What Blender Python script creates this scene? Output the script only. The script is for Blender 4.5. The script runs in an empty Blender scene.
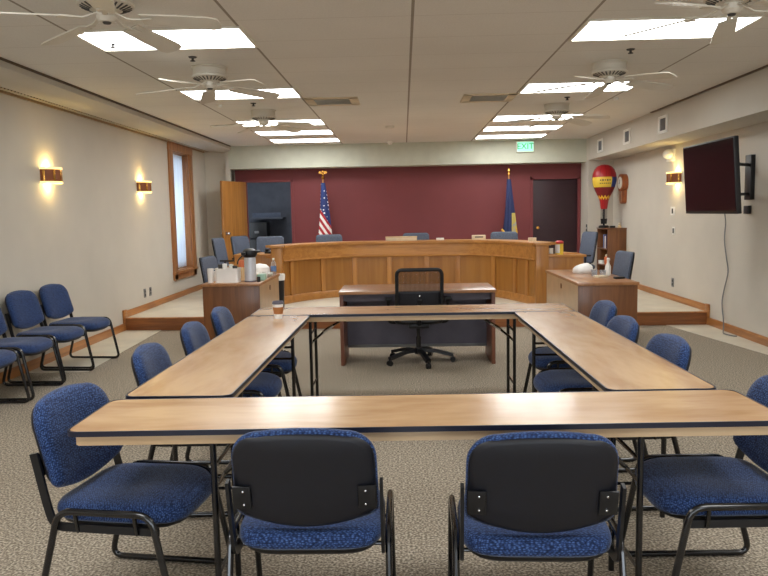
import bpy, bmesh, math, random
from mathutils import Vector, Matrix
random.seed(7)
C = bpy.context.scene.collection
PI = math.pi; R_ = math.radians
sc = bpy.context.scene

# ------------------------------------------------------------------ materials
def lin(c):
    return tuple(((v/255)/12.92 if v/255 <= .04045 else ((v/255+.055)/1.055)**2.4) for v in c)

class NT:
    def __init__(s, name):
        s.m = bpy.data.materials.new(name); s.m.use_nodes = True
        s.t = s.m.node_tree; s.p = s.t.nodes['Principled BSDF']; s.n = s.t.nodes; s.l = s.t.links
    def node(s, t, **kw):
        n = s.n.new(t)
        for k, v in kw.items():
            if k in n.inputs.keys(): n.inputs[k].default_value = v
            else: setattr(n, k, v)
        return n
    def coord(s, scale=(1, 1, 1), rot=(0, 0, 0)):
        tc = s.node('ShaderNodeTexCoord'); mp = s.node('ShaderNodeMapping')
        mp.inputs['Scale'].default_value = scale; mp.inputs['Rotation'].default_value = rot
        s.l.new(tc.outputs['Object'], mp.inputs['Vector']); return mp.outputs['Vector']
    def ramp(s, fac, stops, interp='LINEAR'):
        r = s.node('ShaderNodeValToRGB'); r.color_ramp.interpolation = interp
        e = r.color_ramp.elements
        while len(e) < len(stops): e.new(.5)
        for i, (p, c) in enumerate(stops):
            e[i].position = p; e[i].color = (*lin(c), 1)
        s.l.new(fac, r.inputs['Fac']); return r.outputs['Color']
    def math(s, op, a, b=None):
        n = s.node('ShaderNodeMath', operation=op)
        for i, v in enumerate((a, b)):
            if v is None: continue
            if isinstance(v, (int, float)): n.inputs[i].default_value = v
            else: s.l.new(v, n.inputs[i])
        return n.outputs[0]
    def mix(s, fac, a, b):
        n = s.node('ShaderNodeMix', data_type='RGBA')
        for sock, v in ((n.inputs[0], fac), (n.inputs[6], a), (n.inputs[7], b)):
            if isinstance(v, tuple): sock.default_value = (*lin(v), 1)
            elif isinstance(v, (int, float)): sock.default_value = v
            else: s.l.new(v, sock)
        return n.outputs[2]
    def bump(s, h, strength=.3, dist=.01):
        b = s.node('ShaderNodeBump'); b.inputs['Strength'].default_value = strength; b.inputs['Distance'].default_value = dist
        s.l.new(h, b.inputs['Height']); s.l.new(b.outputs['Normal'], s.p.inputs['Normal'])
    def base(s, col): s.l.new(col, s.p.inputs['Base Color'])

def plain(name, col, rough=.5, metal=0., var=.06, vscale=6., coat=0.):
    k = NT(name); v = k.coord((vscale,)*3)
    n = k.node('ShaderNodeTexNoise'); n.inputs['Scale'].default_value = 1.; n.inputs['Detail'].default_value = 3.
    k.l.new(v, n.inputs['Vector'])
    lo = tuple(c*(1-var) for c in col); hi = tuple(min(255, c*(1+var)) for c in col)
    k.base(k.ramp(n.outputs['Fac'], [(.3, lo), (.7, hi)]))
    k.p.inputs['Roughness'].default_value = rough; k.p.inputs['Metallic'].default_value = metal
    if coat: k.p.inputs['Coat Weight'].default_value = coat; k.p.inputs['Coat Roughness'].default_value = .15
    return k.m

def wood(name, c1, c2, axis='x', scale=1., rough=.4, coat=0., fine=.5, spec=.5):
    k = NT(name); s = {'p': (1.7, 7, 7), 'x': (.6, 9, 9), 'y': (9, .6, 9), 'z': (9, 9, .6)}[axis]
    v = k.coord(tuple(a*scale for a in s))
    n = k.node('ShaderNodeTexNoise'); n.inputs['Scale'].default_value = 1.4; n.inputs['Detail'].default_value = 6.; n.inputs['Distortion'].default_value = .6
    k.l.new(v, n.inputs['Vector'])
    v2 = k.coord(tuple(a*scale*7 for a in s))
    n2 = k.node('ShaderNodeTexNoise'); n2.inputs['Scale'].default_value = 1.; n2.inputs['Detail'].default_value = 2.
    k.l.new(v2, n2.inputs['Vector'])
    f = k.math('ADD', k.math('MULTIPLY', n.outputs['Fac'], 1-fine*.5), k.math('MULTIPLY', n2.outputs['Fac'], fine*.5))
    k.base(k.ramp(f, [(.36, c2), (.62, c1)]))
    k.p.inputs['Roughness'].default_value = rough
    k.p.inputs['Specular IOR Level'].default_value = spec
    if coat: k.p.inputs['Coat Weight'].default_value = coat; k.p.inputs['Coat Roughness'].default_value = .12
    return k.m

def emis(name, col, strength):
    k = NT(name); k.p.inputs['Base Color'].default_value = (*lin(col), 1)
    k.p.inputs['Emission Color'].default_value = (*lin(col), 1); k.p.inputs['Emission Strength'].default_value = strength
    return k.m

def carpet_mat():
    k = NT('carpet'); v = k.coord((1, 1, 1))
    n = k.node('ShaderNodeTexNoise'); n.inputs['Scale'].default_value = 88.; n.inputs['Detail'].default_value = 3.
    k.l.new(v, n.inputs['Vector'])
    n2 = k.node('ShaderNodeTexNoise'); n2.inputs['Scale'].default_value = 1.2; k.l.new(v, n2.inputs['Vector'])
    c = k.ramp(n.outputs['Fac'], [(.36, (98, 91, 81)), (.5, (147, 136, 120)), (.64, (198, 187, 169))])
    c = k.mix(k.math('MULTIPLY', n2.outputs['Fac'], .25), c, (138, 126, 109))
    k.base(c); k.p.inputs['Roughness'].default_value = .95; k.p.inputs['Specular IOR Level'].default_value = .1
    k.bump(n.outputs['Fac'], .5, .004); return k.m

def tweed(name, dark, mid, light):
    k = NT(name); v = k.coord((95, 190, 150), (R_(28), R_(0), R_(38)))
    vo = k.node('ShaderNodeTexVoronoi'); vo.inputs['Scale'].default_value = 1.; vo.inputs['Randomness'].default_value = .55; k.l.new(v, vo.inputs['Vector'])
    n = k.node('ShaderNodeTexNoise'); n.inputs['Scale'].default_value = 300.
    tc = k.node('ShaderNodeTexCoord'); k.l.new(tc.outputs['Object'], n.inputs['Vector'])
    f = k.math('ADD', k.math('MULTIPLY', vo.outputs['Distance'], .8), k.math('MULTIPLY', n.outputs['Fac'], .3))
    k.base(k.ramp(f, [(.22, light), (.48, mid), (.72, dark)]))
    k.p.inputs['Roughness'].default_value = .85; k.p.inputs['Sheen Weight'].default_value = .2; k.p.inputs['Sheen Roughness'].default_value = .4
    k.p.inputs['Specular IOR Level'].default_value = .25
    k.bump(f, .3, .003); return k.m

def ceiling_mat():
    k = NT('ceiling_tile'); tc = k.node('ShaderNodeTexCoord'); sp = k.node('ShaderNodeSeparateXYZ'); k.l.new(tc.outputs['Object'], sp.inputs[0])
    def line(v, period, off, w):
        f = k.math('PINGPONG', k.math('ADD', v, 40*period - off), period/2)
        return k.math('LESS_THAN', f, w)
    lx = line(sp.outputs[0], 1.19, .03, .010); ly = line(sp.outputs[1], .61, .03, .0035)
    n = k.node('ShaderNodeTexNoise'); n.inputs['Scale'].default_value = 90.; n.inputs['Detail'].default_value = 2.; k.l.new(tc.outputs['Object'], n.inputs['Vector'])
    n2 = k.node('ShaderNodeTexNoise'); n2.inputs['Scale'].default_value = .8; k.l.new(tc.outputs['Object'], n2.inputs['Vector'])
    c = k.ramp(k.math('ADD', k.math('MULTIPLY', n.outputs['Fac'], .5), k.math('MULTIPLY', n2.outputs['Fac'], .5)), [(.35, (216, 213, 206)), (.65, (228, 225, 218))])
    c = k.mix(k.math('MULTIPLY', ly, .4), c, (160, 148, 130)); c = k.mix(k.math('MULTIPLY', lx, .75), c, (118, 104, 86))
    k.base(c); k.p.inputs['Roughness'].default_value = .9; k.p.inputs['Specular IOR Level'].default_value = .15
    return k.m

def perforated_mat():
    k = NT('perforated_strip'); tc = k.node('ShaderNodeTexCoord'); sp = k.node('ShaderNodeSeparateXYZ'); k.l.new(tc.outputs['Object'], sp.inputs[0])
    f = k.math('PINGPONG', k.math('ADD', sp.outputs[1], 40), .03)
    k.base(k.mix(k.math('LESS_THAN', f, .009), (196, 182, 160), (70, 58, 44)))
    k.p.inputs['Roughness'].default_value = .7; return k.m

M = dict(
 carpet=carpet_mat(), tweed=tweed('blue_tweed', (18, 31, 62), (40, 62, 108), (78, 106, 152)),
 ceiling=ceiling_mat(), perf=perforated_mat(),
 wall=plain('wall_paint', (202, 195, 182), .8, var=.02, vscale=1.5),
 soffit=plain('soffit_paint', (194, 188, 176), .8, var=.02, vscale=1.5),
 back=plain('pale_green_paint', (192, 193, 176), .8, var=.02),
 red=plain('red_paint', (118, 52, 54), .65, var=.03, vscale=1.5),
 maroon=plain('maroon_door', (46, 18, 27), .5),
 blueroom=plain('slate_blue_paint', (84, 88, 98), .8),
 cream=plain('cream_vinyl', (206, 198, 180), .5, var=.04, vscale=3),
 ply=wood('birch_plywood', (203, 168, 127), (174, 134, 94), 'p', .6, .24, .3, fine=.35),
 plyedge=wood('birch_apron', (206, 180, 146), (184, 152, 114), 'x', .6, .3),
 vinyl=plain('navy_vinyl_edge', (24, 28, 46), .35),
 oak=wood('honey_oak', (184, 128, 64), (160, 106, 48), 'z', 1.2, .38, .2),
 oakx=wood('honey_oak_rail', (190, 134, 70), (164, 110, 52), 'x', 1.2, .38, .2),
 trimwood=wood('oak_trim', (190, 128, 68), (150, 94, 44), 'y', 1.2, .4, .2),
 winwood=wood('window_oak', (178, 120, 70), (140, 90, 48), 'z', 1.2, .4, .2), oakpanel=wood('oak_panel', (166, 115, 52), (150, 99, 42), 'z', .8, .38, .2, fine=.3),
 trimx=wood('oak_riser', (150, 92, 46), (116, 66, 30), 'x', 1.2, .4, .2),
 walnut=wood('walnut_laminate', (128, 80, 43), (97, 58, 28), 'z', 1., .35, .15),
 walnutx=wood('walnut_top', (174, 124, 80), (146, 98, 58), 'y', 1., .3, .25),
 desktop=wood('desk_laminate', (170, 124, 84), (142, 98, 62), 'x', 1., .3, .25),
 deskgrey=plain('charcoal_panel', (96, 92, 104), .55),
 deskred=wood('reddish_laminate', (126, 80, 60), (98, 58, 44), 'z', 1., .4),
 palepanel=plain('glare_laminate', (190, 164, 132), .3, var=.04),  # right desk's bright reflection painted in as a pale panel colour
 black=plain('black_plastic', (13, 14, 18), .42),
 shell=plain('black_shell', (11, 13, 23), .5, var=.1, vscale=20),
 steel=plain('black_enamel_steel', (9, 10, 15), .22, coat=.5),
 chrome=plain('chrome', (210, 212, 216), .2, 1., .02),
 brass=plain('brass', (196, 144, 70), .25, 1., .05),
 amber=emis('amber_panel', (120, 64, 28), .18),
 white=plain('white_enamel', (226, 222, 210), .4, var=.02),
 fanwhite=plain('fan_white', (208, 202, 188), .45, var=.02),
 plate=plain('white_plate', (236, 234, 226), .45, var=.02),
 grey=plain('grey_plastic', (120, 120, 120), .5),
 darkgrey=plain('dark_slot', (58, 56, 54), .6), shadowtrim=plain('brown_shadow_line', (96, 80, 62), .7), tantrim=plain('tan_shadow_trim', (150, 122, 88), .6),  # brown strips painted as shadow gaps; tan trim coloured as a shadow line
 fabric=plain('slate_fabric', (82, 90, 106), .85, var=.12, vscale=80),
 paper=plain('white_paper', (240, 238, 234), .7, var=.02),
 kraft=plain('kraft_card', (172, 112, 62), .7),
 silver=plain('brushed_steel', (206, 208, 214), .4, .3, .05),
 orange=plain('orange_plastic', (222, 120, 74), .5),
 peach=plain('peach_plastic', (236, 200, 150), .5),
 yellow=plain('yellow_label', (236, 206, 70), .5),
 redp=plain('red_plastic', (188, 34, 38), .45),
 bluep=plain('blue_label', (96, 128, 178), .45),
 tan=plain('tan_card', (206, 178, 136), .7),
 beige=plain('beige_plastic', (214, 200, 172), .6),
 green=plain('green_label', (160, 196, 176), .5),
 gold=plain('gold_fringe', (214, 168, 50), .5),
 clockface=plain('clock_face', (226, 222, 210), .4),
 clockwood=wood('cherry_clock', (160, 86, 34), (112, 54, 20), 'z', 2., .35, .3),
 maroonbook=plain('maroon_cloth', (92, 34, 38), .7), navybook=plain('navy_cloth', (40, 48, 84), .7),
 sky=plain('sheer_fabric', (238, 242, 248), .8),
 screen=plain('glossy_screen', (14, 9, 12), .12, var=.01),
 lampwhite=emis('light_panel', (250, 252, 252), 9.),
 bulb=emis('warm_bulb', (255, 214, 140), 30.), lampglass=emis('warm_lamp_glass', (255, 222, 140), 1.3),
 exitface=emis('exit_face', (150, 232, 196), .75),
 exitgreen=emis('exit_green', (10, 150, 96), .35),
)
def glass_mat():
    k = NT('clear_plastic'); k.p.inputs['Transmission Weight'].default_value = .85; k.p.inputs['Roughness'].default_value = .08
    k.p.inputs['Base Color'].default_value = (.85, .9, .95, 1); k.p.inputs['IOR'].default_value = 1.2; return k.m
M['glass'] = glass_mat()
def sheer():
    k = NT('sheer_curtain'); o = k.n['Material Output']
    d = k.node('ShaderNodeBsdfDiffuse'); d.inputs[0].default_value = (.85, .88, .92, 1)
    t = k.node('ShaderNodeBsdfTranslucent'); t.inputs[0].default_value = (.86, .9, .95, 1)
    mx = k.node('ShaderNodeMixShader'); mx.inputs[0].default_value = .6
    k.l.new(d.outputs[0], mx.inputs[1]); k.l.new(t.outputs[0], mx.inputs[2]); k.l.new(mx.outputs[0], o.inputs['Surface']); return k.m
M['sheer'] = sheer()
def meshback():
    k = NT('mesh_fabric'); o = k.n['Material Output']
    k.p.inputs['Base Color'].default_value = (*lin((40, 34, 36)), 1); k.p.inputs['Roughness'].default_value = .8
    t = k.node('ShaderNodeBsdfTransparent'); mx = k.node('ShaderNodeMixShader')
    tc = k.node('ShaderNodeTexCoord'); sp = k.node('ShaderNodeSeparateXYZ'); k.l.new(tc.outputs['Object'], sp.inputs[0])
    f = k.math('LESS_THAN', k.math('PINGPONG', sp.outputs[0], .006), .0034)
    k.l.new(k.math('ADD', k.math('MULTIPLY', f, .35), .38), mx.inputs[0])
    k.l.new(t.outputs[0], mx.inputs[1]); k.l.new(k.p.outputs[0], mx.inputs[2]); k.l.new(mx.outputs[0], o.inputs['Surface']); return k.m
M['mesh'] = meshback()
def flag_us():
    k = NT('stars_and_stripes'); tc = k.node('ShaderNodeTexCoord'); sp = k.node('ShaderNodeSeparateXYZ'); k.l.new(tc.outputs['Object'], sp.inputs[0])
    x, z = sp.outputs[0], sp.outputs[2]
    s = k.math('SINE', k.math('MULTIPLY', k.math('ADD', z, k.math('MULTIPLY', x, 1.5)), 38.))
    stripes = k.mix(k.math('GREATER_THAN', s, 0.), (176, 34, 44), (236, 232, 228))
    v = k.node('ShaderNodeTexVoronoi'); v.inputs['Scale'].default_value = 15.; v.inputs['Randomness'].default_value = .35
    k.l.new(tc.outputs['Object'], v.inputs['Vector'])
    star = k.mix(k.math('LESS_THAN', v.outputs['Distance'], .24), (34, 52, 108), (226, 228, 234))
    m = k.math('GREATER_THAN', k.math('ADD', z, k.math('MULTIPLY', x, 1.7)), 1.32)
    k.base(k.mix(m, stripes, star)); k.p.inputs['Roughness'].default_value = .7; return k.m
def flag_navy():
    k = NT('navy_flag'); tc = k.node('ShaderNodeTexCoord'); sp = k.node('ShaderNodeSeparateXYZ'); k.l.new(tc.outputs['Object'], sp.inputs[0])
    x, z = sp.outputs[0], sp.outputs[2]
    seal = k.math('MULTIPLY', k.math('GREATER_THAN', x, .045), k.math('LESS_THAN', z, 1.28))
    n = k.node('ShaderNodeTexNoise'); n.inputs['Scale'].default_value = 14.; k.l.new(tc.outputs['Object'], n.inputs['Vector'])
    sc_ = k.ramp(n.outputs['Fac'], [(.4, (150, 156, 160)), (.55, (196, 176, 90))])
    k.base(k.mix(seal, (26, 38, 82), sc_)); k.p.inputs['Roughness'].default_value = .6; return k.m
M['flag_us'] = flag_us(); M['flag_navy'] = flag_navy()
def balloon_mat():
    k = NT('balloon_bands'); tc = k.node('ShaderNodeTexCoord'); sp = k.node('ShaderNodeSeparateXYZ'); k.l.new(tc.outputs['Object'], sp.inputs[0])
    z = sp.outputs[2]; ang = k.math('ARCTAN2', sp.outputs[1], sp.outputs[0])
    zz = k.math('ADD', z, k.math('MULTIPLY', k.math('PINGPONG', k.math('ADD', ang, 10.), .26), .18))
    gore = k.math('LESS_THAN', k.math('PINGPONG', k.math('ADD', ang, 10.), .26), .03)
    red = k.mix(k.math('MULTIPLY', gore, .6), (172, 28, 34), (104, 14, 20))
    band = k.math('MULTIPLY', k.math('GREATER_THAN', z, .71), k.math('LESS_THAN', z, .885))
    blue = k.math('GREATER_THAN', k.math('SINE', k.math('ADD', k.math('MULTIPLY', ang, 2.), 2.79)), .45)
    bc = k.mix(blue, (236, 200, 70), (36, 60, 130))
    low = k.math('LESS_THAN', z, .71)
    dark = k.mix(k.math('MULTIPLY', low, k.math('GREATER_THAN', z, .55)), red, (126, 26, 30))
    zig = k.math('MULTIPLY', k.math('GREATER_THAN', zz, .535), k.math('LESS_THAN', zz, .575))
    c = k.mix(band, dark, bc); c = k.mix(zig, c, (240, 196, 50))
    k.base(c); k.p.inputs['Roughness'].default_value = .4; return k.m
M['balloon'] = balloon_mat()

# ------------------------------------------------------------------ mesh helpers
def fillet(pts, r, n=5, closed=False):
    P = [Vector(p) for p in pts]; out = []; N = len(P)
    for i in range(N):
        if not closed and i in (0, N-1): out.append(P[i]); continue
        a, b, c = P[i-1], P[i], P[(i+1) % N]
        u = (a-b); v = (c-b); rr = min(r, u.length*.49, v.length*.49)
        u.normalize(); v.normalize(); p0 = b+u*rr; p1 = b+v*rr
        for k in range(n+1):
            t = k/n; out.append(p0*(1-t)**2 + b*2*t*(1-t) + p1*t*t)
    return out
def catmull(P, n=6):
    P = [Vector(p) for p in P]; out = []
    for i in range(len(P)-1):
        p0 = P[max(i-1, 0)]; p1 = P[i]; p2 = P[i+1]; p3 = P[min(i+2, len(P)-1)]
        for k in range(n):
            t = k/n
            out.append(.5*((2*p1)+(-p0+p2)*t+(2*p0-5*p1+4*p2-p3)*t*t+(-p0+3*p1-3*p2+p3)*t**3))
    out.append(P[-1]); return out
def rrect(w, d, r, n=5, cx=0, cy=0):
    o = []
    for sx, sy, a0 in ((1, 1, 0), (-1, 1, 90), (-1, -1, 180), (1, -1, 270)):
        for k in range(n+1):
            a = math.radians(a0+90*k/n); o.append((cx+sx*(w/2-r)+r*math.cos(a), cy+sy*(d/2-r)+r*math.sin(a)))
    return o

class MB:
    def __init__(s): s.bm = bmesh.new()
    def box(s, c, d, bev=0., rot=None, seg=2):
        b = bmesh.new(); bmesh.ops.create_cube(b, size=1)
        bmesh.ops.scale(b, vec=d, verts=b.verts)
        if bev: bmesh.ops.bevel(b, geom=b.edges[:], offset=min(bev, min(d)*.45), segments=seg, profile=.6, affect='EDGES')
        mt = Matrix.Translation(c)
        if rot is not None: mt = mt @ (rot if isinstance(rot, Matrix) else Matrix.Rotation(rot, 4, 'Z'))
        bmesh.ops.transform(b, matrix=mt, verts=b.verts); s.add(b); return s
    def bx(s, x0, x1, y0, y1, z0, z1, bev=0.):
        return s.box(((x0+x1)/2, (y0+y1)/2, (z0+z1)/2), (x1-x0, y1-y0, z1-z0), bev)
    def add(s, b):
        me = bpy.data.meshes.new('t'); b.to_mesh(me); b.free(); s.bm.from_mesh(me); bpy.data.meshes.remove(me)
    def sweep(s, pts, sec, ref=None, closed=False, cap=True):
        P = [Vector(p) for p in pts]; N = len(P); rings = []; bm = s.bm; prev = None
        for i in range(N):
            if closed: t = P[(i+1) % N]-P[i-1]
            else: t = P[min(i+1, N-1)]-P[max(i-1, 0)]
            t.normalize()
            if ref is not None: a = Vector(ref)
            else:
                if prev is None: a = Vector((0, 0, 1)) if abs(t.z) < .9 else Vector((1, 0, 0))
                else: a = prev
            a = (a - t*a.dot(t)).normalized(); b = t.cross(a); prev = a
            rings.append([bm.verts.new(P[i]+a*u+b*v) for u, v in sec])
        K = len(sec)
        for i in range(N if closed else N-1):
            A, B = rings[i], rings[(i+1) % N]
            for k in range(K): bm.faces.new((A[k], A[(k+1) % K], B[(k+1) % K], B[k]))
        if cap and not closed:
            bm.faces.new(rings[0][::-1]); bm.faces.new(rings[-1])
        return s
    def tube(s, pts, r, seg=8, closed=False, ref=None):
        return s.sweep(pts, [(r*math.cos(2*PI*k/seg), r*math.sin(2*PI*k/seg)) for k in range(seg)], ref, closed)
    def bar(s, pts, wa, wb, ref, closed=False):
        return s.sweep(pts, [(wa/2, wb/2), (-wa/2, wb/2), (-wa/2, -wb/2), (wa/2, -wb/2)], ref, closed)
    def oval(s, pts, ra, rb, ref, closed=False, seg=10):
        return s.sweep(pts, [(ra*math.cos(2*PI*k/seg), rb*math.sin(2*PI*k/seg)) for k in range(seg)], ref, closed)
    def lathe(s, prof, seg=24, c=(0, 0, 0), mat=None, a0=0., a1=2*PI):
        bm = s.bm; full = abs(a1-a0-2*PI) < 1e-6; n = seg if full else seg+1
        mt = Matrix.Translation(c) @ (mat or Matrix.Identity(4)); rings = []
        for r, z in prof:
            if r < 1e-6 and full: rings.append([bm.verts.new(mt @ Vector((0, 0, z)))])
            else: rings.append([bm.verts.new(mt @ Vector((r*math.cos(a0+(a1-a0)*k/seg), r*math.sin(a0+(a1-a0)*k/seg), z))) for k in range(n)])
        for A, B in zip(rings, rings[1:]):
            for k in range(seg):
                k2 = (k+1) % n
                if len(A) == 1 and len(B) == 1: continue
                if len(A) == 1: bm.faces.new((A[0], B[k2], B[k]))
                elif len(B) == 1: bm.faces.new((A[k], A[k2], B[0]))
                else: bm.faces.new((A[k], A[k2], B[k2], B[k]))
        if full:
            if len(rings[0]) > 1: bm.faces.new(rings[0][::-1])
            if len(rings[-1]) > 1: bm.faces.new(rings[-1])
        return s
    def prism(s, out, z0, z1, bev=0.):
        b = bmesh.new(); A = [b.verts.new((x, y, z0)) for x, y in out]; B = [b.verts.new((x, y, z1)) for x, y in out]; n = len(out)
        b.faces.new(A[::-1]); b.faces.new(B)
        for k in range(n): b.faces.new((A[k], A[(k+1) % n], B[(k+1) % n], B[k]))
        s.add(b); return s
    def pillow(s, out, rings, fn, center=(0, 0)):
        bm = s.bm; cx, cy = center; R = []; n = len(out)
        for sc_, w in rings:
            if sc_ == 0: R.append([bm.verts.new(fn(cx, cy, w))])
            else: R.append([bm.verts.new(fn(cx+(u-cx)*sc_, cy+(v-cy)*sc_, w)) for u, v in out])
        for A, B in zip(R, R[1:]):
            for k in range(n):
                k2 = (k+1) % n
                if len(A) == 1: bm.faces.new((A[0], B[k2], B[k]))
                elif len(B) == 1: bm.faces.new((A[k], A[k2], B[0]))
                else: bm.faces.new((A[k], A[k2], B[k2], B[k]))
        return s
    def ball(s, c, r, sc_=(1, 1, 1), seg=14):
        b = bmesh.new(); bmesh.ops.create_uvsphere(b, u_segments=seg, v_segments=seg//2+2, radius=r)
        bmesh.ops.scale(b, vec=sc_, verts=b.verts); bmesh.ops.translate(b, vec=c, verts=b.verts); s.add(b); return s
    def xf(s, m): bmesh.ops.transform(s.bm, matrix=m, verts=s.bm.verts); return s
    def build(s, name, m, parent=None, sharp=38, loc=None):
        bmesh.ops.recalc_face_normals(s.bm, faces=s.bm.faces)
        me = bpy.data.meshes.new(name); s.bm.to_mesh(me); s.bm.free()
        me.materials.append(M[m] if isinstance(m, str) else m)
        for p in me.polygons: p.use_smooth = True
        me.set_sharp_from_angle(angle=math.radians(sharp))
        o = bpy.data.objects.new(name, me); C.objects.link(o)
        if parent is not None: o.parent = parent
        if loc is not None: o.location = loc
        return o

def tag(o, label, cat, group=None):
    o['label'] = label; o['category'] = cat
    if group: o['group'] = group
    return o
def thing(name, label, cat, loc=(0, 0, 0), rz=0., group=None):
    o = bpy.data.objects.new(name, None); C.objects.link(o); o.empty_display_size = .1
    o.location = loc; o.rotation_euler = (0, 0, rz); return tag(o, label, cat, group)
def struct(o): o['kind'] = 'structure'; return o
KIDS = {}
def children(o): return [c for c in bpy.data.objects if c.parent == o]
def dup(root, loc, rz, label, group=None):
    r = root.copy(); C.objects.link(r); r.location = loc; r.rotation_euler = (0, 0, rz); r['label'] = label
    if group: r['group'] = group
    for ch in children(root):
        c = ch.copy(); C.objects.link(c); c.parent = r
        for g in children(ch):
            d = g.copy(); C.objects.link(d); d.parent = c
    return r
R = math.radians

# ------------------------------------------------------------------ room shell
XL, XR, H = -3.78, 3.80, 2.78
YB, YS = -5.0, 11.3
struct(MB().bx(XL-.2, XR+.2, YB-.2, 12.0, -.1, 0).build('floor', 'carpet'))
# cream vinyl border strips along the walls
def quad(name, pts, z0, z1, m): return struct(MB().prism(pts, z0, z1).build(name, m))
quad('trim_1', [(XL, 4.45), (-3.15, 4.45), (-3.17, 4.6), (-3.28, 7.02), (XL, 7.04)], 0, .004, 'cream')
quad('trim_2', [(3.75, 2.), (3.58, 4.84), (3.27, 6.83), (XR, 6.82), (XR, 2.)], 0, .004, 'cream')
# raised platform
quad('floor_platform', [(XL, 7.06), (XR, 6.84), (XR, 11.75), (XL, 11.75)], 0, .165, 'cream')
quad('trim_3', [(XL+.001, 7.03), (XR-.001, 6.81), (XR-.001, 6.84), (XL+.001, 7.06)], 0, .158, 'trimx')
quad('trim_4', [(XL+.001, 7.02), (XR-.001, 6.80), (XR-.001, 6.86), (XL+.001, 7.08)], .158, .17, 'trimwood')
# left wall with window opening
wl = MB(); T = .25; wy0, wy1, wz0, wz1 = 9.40, 10.30, .60, 2.56
wl.bx(XL-T, XL, YB, wy0, 0, H+.1); wl.bx(XL-T, XL, wy1, 12.0, 0, H+.1)
wl.bx(XL-T, XL, wy0, wy1, 0, wz0); wl.bx(XL-T, XL, wy0, wy1, wz1, H+.1)
struct(wl.build('wall_left', 'wall'))
struct(MB().bx(XR, XR+.2, YB, 12.0, 0, H+.1).build('wall_right', 'wall'))
wr = MB(); wr.bx(XL-.2, -2.6, YB-.2, YB, 0, H+.1); wr.bx(2.6, XR+.2, YB-.2, YB, 0, H+.1)  # openings cut for the added rear windows
wr.bx(-2.6, -.4, YB-.2, YB, 0, .5); wr.bx(-2.6, -.4, YB-.2, YB, 2.2, H+.1); wr.bx(-.4, .4, YB-.2, YB, 0, H+.1)
wr.bx(.4, 2.6, YB-.2, YB, 0, .5); wr.bx(.4, 2.6, YB-.2, YB, 2.2, H+.1)
struct(wr.build('wall_rear', 'wall'))
for n_, x_ in ((2, -1.5), (3, 1.5)):  # two unseen windows added in the rear wall to let daylight in
    added_win = MB()
    for s in (-1, 1): added_win.bx(x_+s*1.1-.05, x_+s*1.1+.05, YB-.12, YB+.02, .5, 2.2); added_win.bx(x_-1.1, x_+1.1, YB-.12, YB+.02, 1.35+s*.85-.04, 1.35+s*.85+.04)
    added_win.bx(x_-.03, x_+.03, YB-.12, YB-.06, .5, 2.2)
    struct(added_win.build('window_%d' % n_, 'oak'))
struct(MB().bx(XL, -3.28, 11.42, 11.6, 0, H).build('wall_alcove_left', 'wall'))
struct(MB().bx(3.34, XR, 11.15, 12.0, 0, H).build('wall_alcove_right', 'wall'))
struct(MB().bx(-3.36, -3.28, 11.3, 11.8, 0, H).build('wall_jamb_left', 'wall'))
struct(MB().bx(XL-.2, XR+.2, YB-.2, 12.0, H, H+.1).build('ceiling', 'ceiling'))
# soffits
struct(MB().bx(-3.30, 3.34, 11.3, 11.75, 2.36, H).build('wall_soffit_back', 'back'))
struct(MB().bx(3.34, XR, YB, 11.15, 2.375, H).build('ceiling_soffit_right', 'soffit'))
ls = MB(); ls.sweep([(0, YB, 0), (0, 11.42, 0)], [(XL, 2.70), (-3.52, 2.68), (-3.33, 2.695), (-3.25, 2.72), (-3.25, H), (XL, H)], None)
# sweep axes are ambiguous for a profile, so build the left soffit as a plain extrusion
ls.bm.free(); ls = MB(); prof = [(XL, 2.695), (-3.45, 2.675), (-3.31, 2.685), (-3.25, 2.715), (-3.25, H), (XL, H)]
A = [ls.bm.verts.new((x, YB, z)) for x, z in prof]; B = [ls.bm.verts.new((x, 11.42, z)) for x, z in prof]
for k in range(6): ls.bm.faces.new((A[k], A[(k+1) % 6], B[(k+1) % 6], B[k]))
ls.bm.faces.new(A[::-1]); ls.bm.faces.new(B)
struct(ls.build('ceiling_soffit_left', 'soffit'))
struct(MB().box((-3.69, 3.2, 2.684), (.06, 16.3, .010)).build('trim_5', 'perf'))
struct(MB().box((-3.768, 3.2, 2.682), (.022, 16.3, .024), .004).build('trim_6', 'tantrim'))  # tan colour stands in for the shadow line under the soffit
struct(MB().box((-3.235, 3.1, H-.008), (.03, 16.2, .014), .003).build('shadow_line_left', 'shadowtrim'))  # dark strip painted as the shade gap where ceiling meets left soffit
struct(MB().box((3.325, 1.4, H-.008), (.03, 12.6, .014), .003).build('shadow_line_right', 'shadowtrim'))  # same dark strip, standing for the shade along the right soffit
# red back wall and door openings
rw = MB(); ry = 11.7
rw.bx(-3.28, -3.09, ry, ry+.08, .0, 2.4); rw.bx(-3.09, -2.18, ry, ry+.08, 2.13, 2.4)
rw.bx(-2.18, 2.42, ry, ry+.08, .0, 2.4); rw.bx(2.42, 3.30, ry, ry+.08, 2.09, 2.4); rw.bx(3.30, 3.34, ry, ry+.08, 0, 2.4)
struct(rw.build('wall_back', 'red'))
fr = MB(); fr.bx(-2.21, -2.16, ry-.02, ry+.1, .165, 2.16); fr.bx(-3.12, -3.07, ry-.004, ry+.1, .165, 2.16); fr.bx(-3.12, -2.16, ry-.02, ry+.1, 2.12, 2.17)
struct(fr.build('trim_8', 'red'))
fr = MB(); fr.bx(2.38, 2.43, ry-.02, ry+.1, .165, 2.12); fr.bx(3.28, 3.335, ry-.02, ry+.1, .165, 2.12); fr.bx(2.38, 3.335, ry-.02, ry+.1, 2.07, 2.12)
struct(fr.build('trim_9', 'red'))
d2 = struct(MB().bx(2.43, 3.28, ry+.03, ry+.075, .17, 2.07, .004).build('door_2', 'maroon'))
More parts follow.
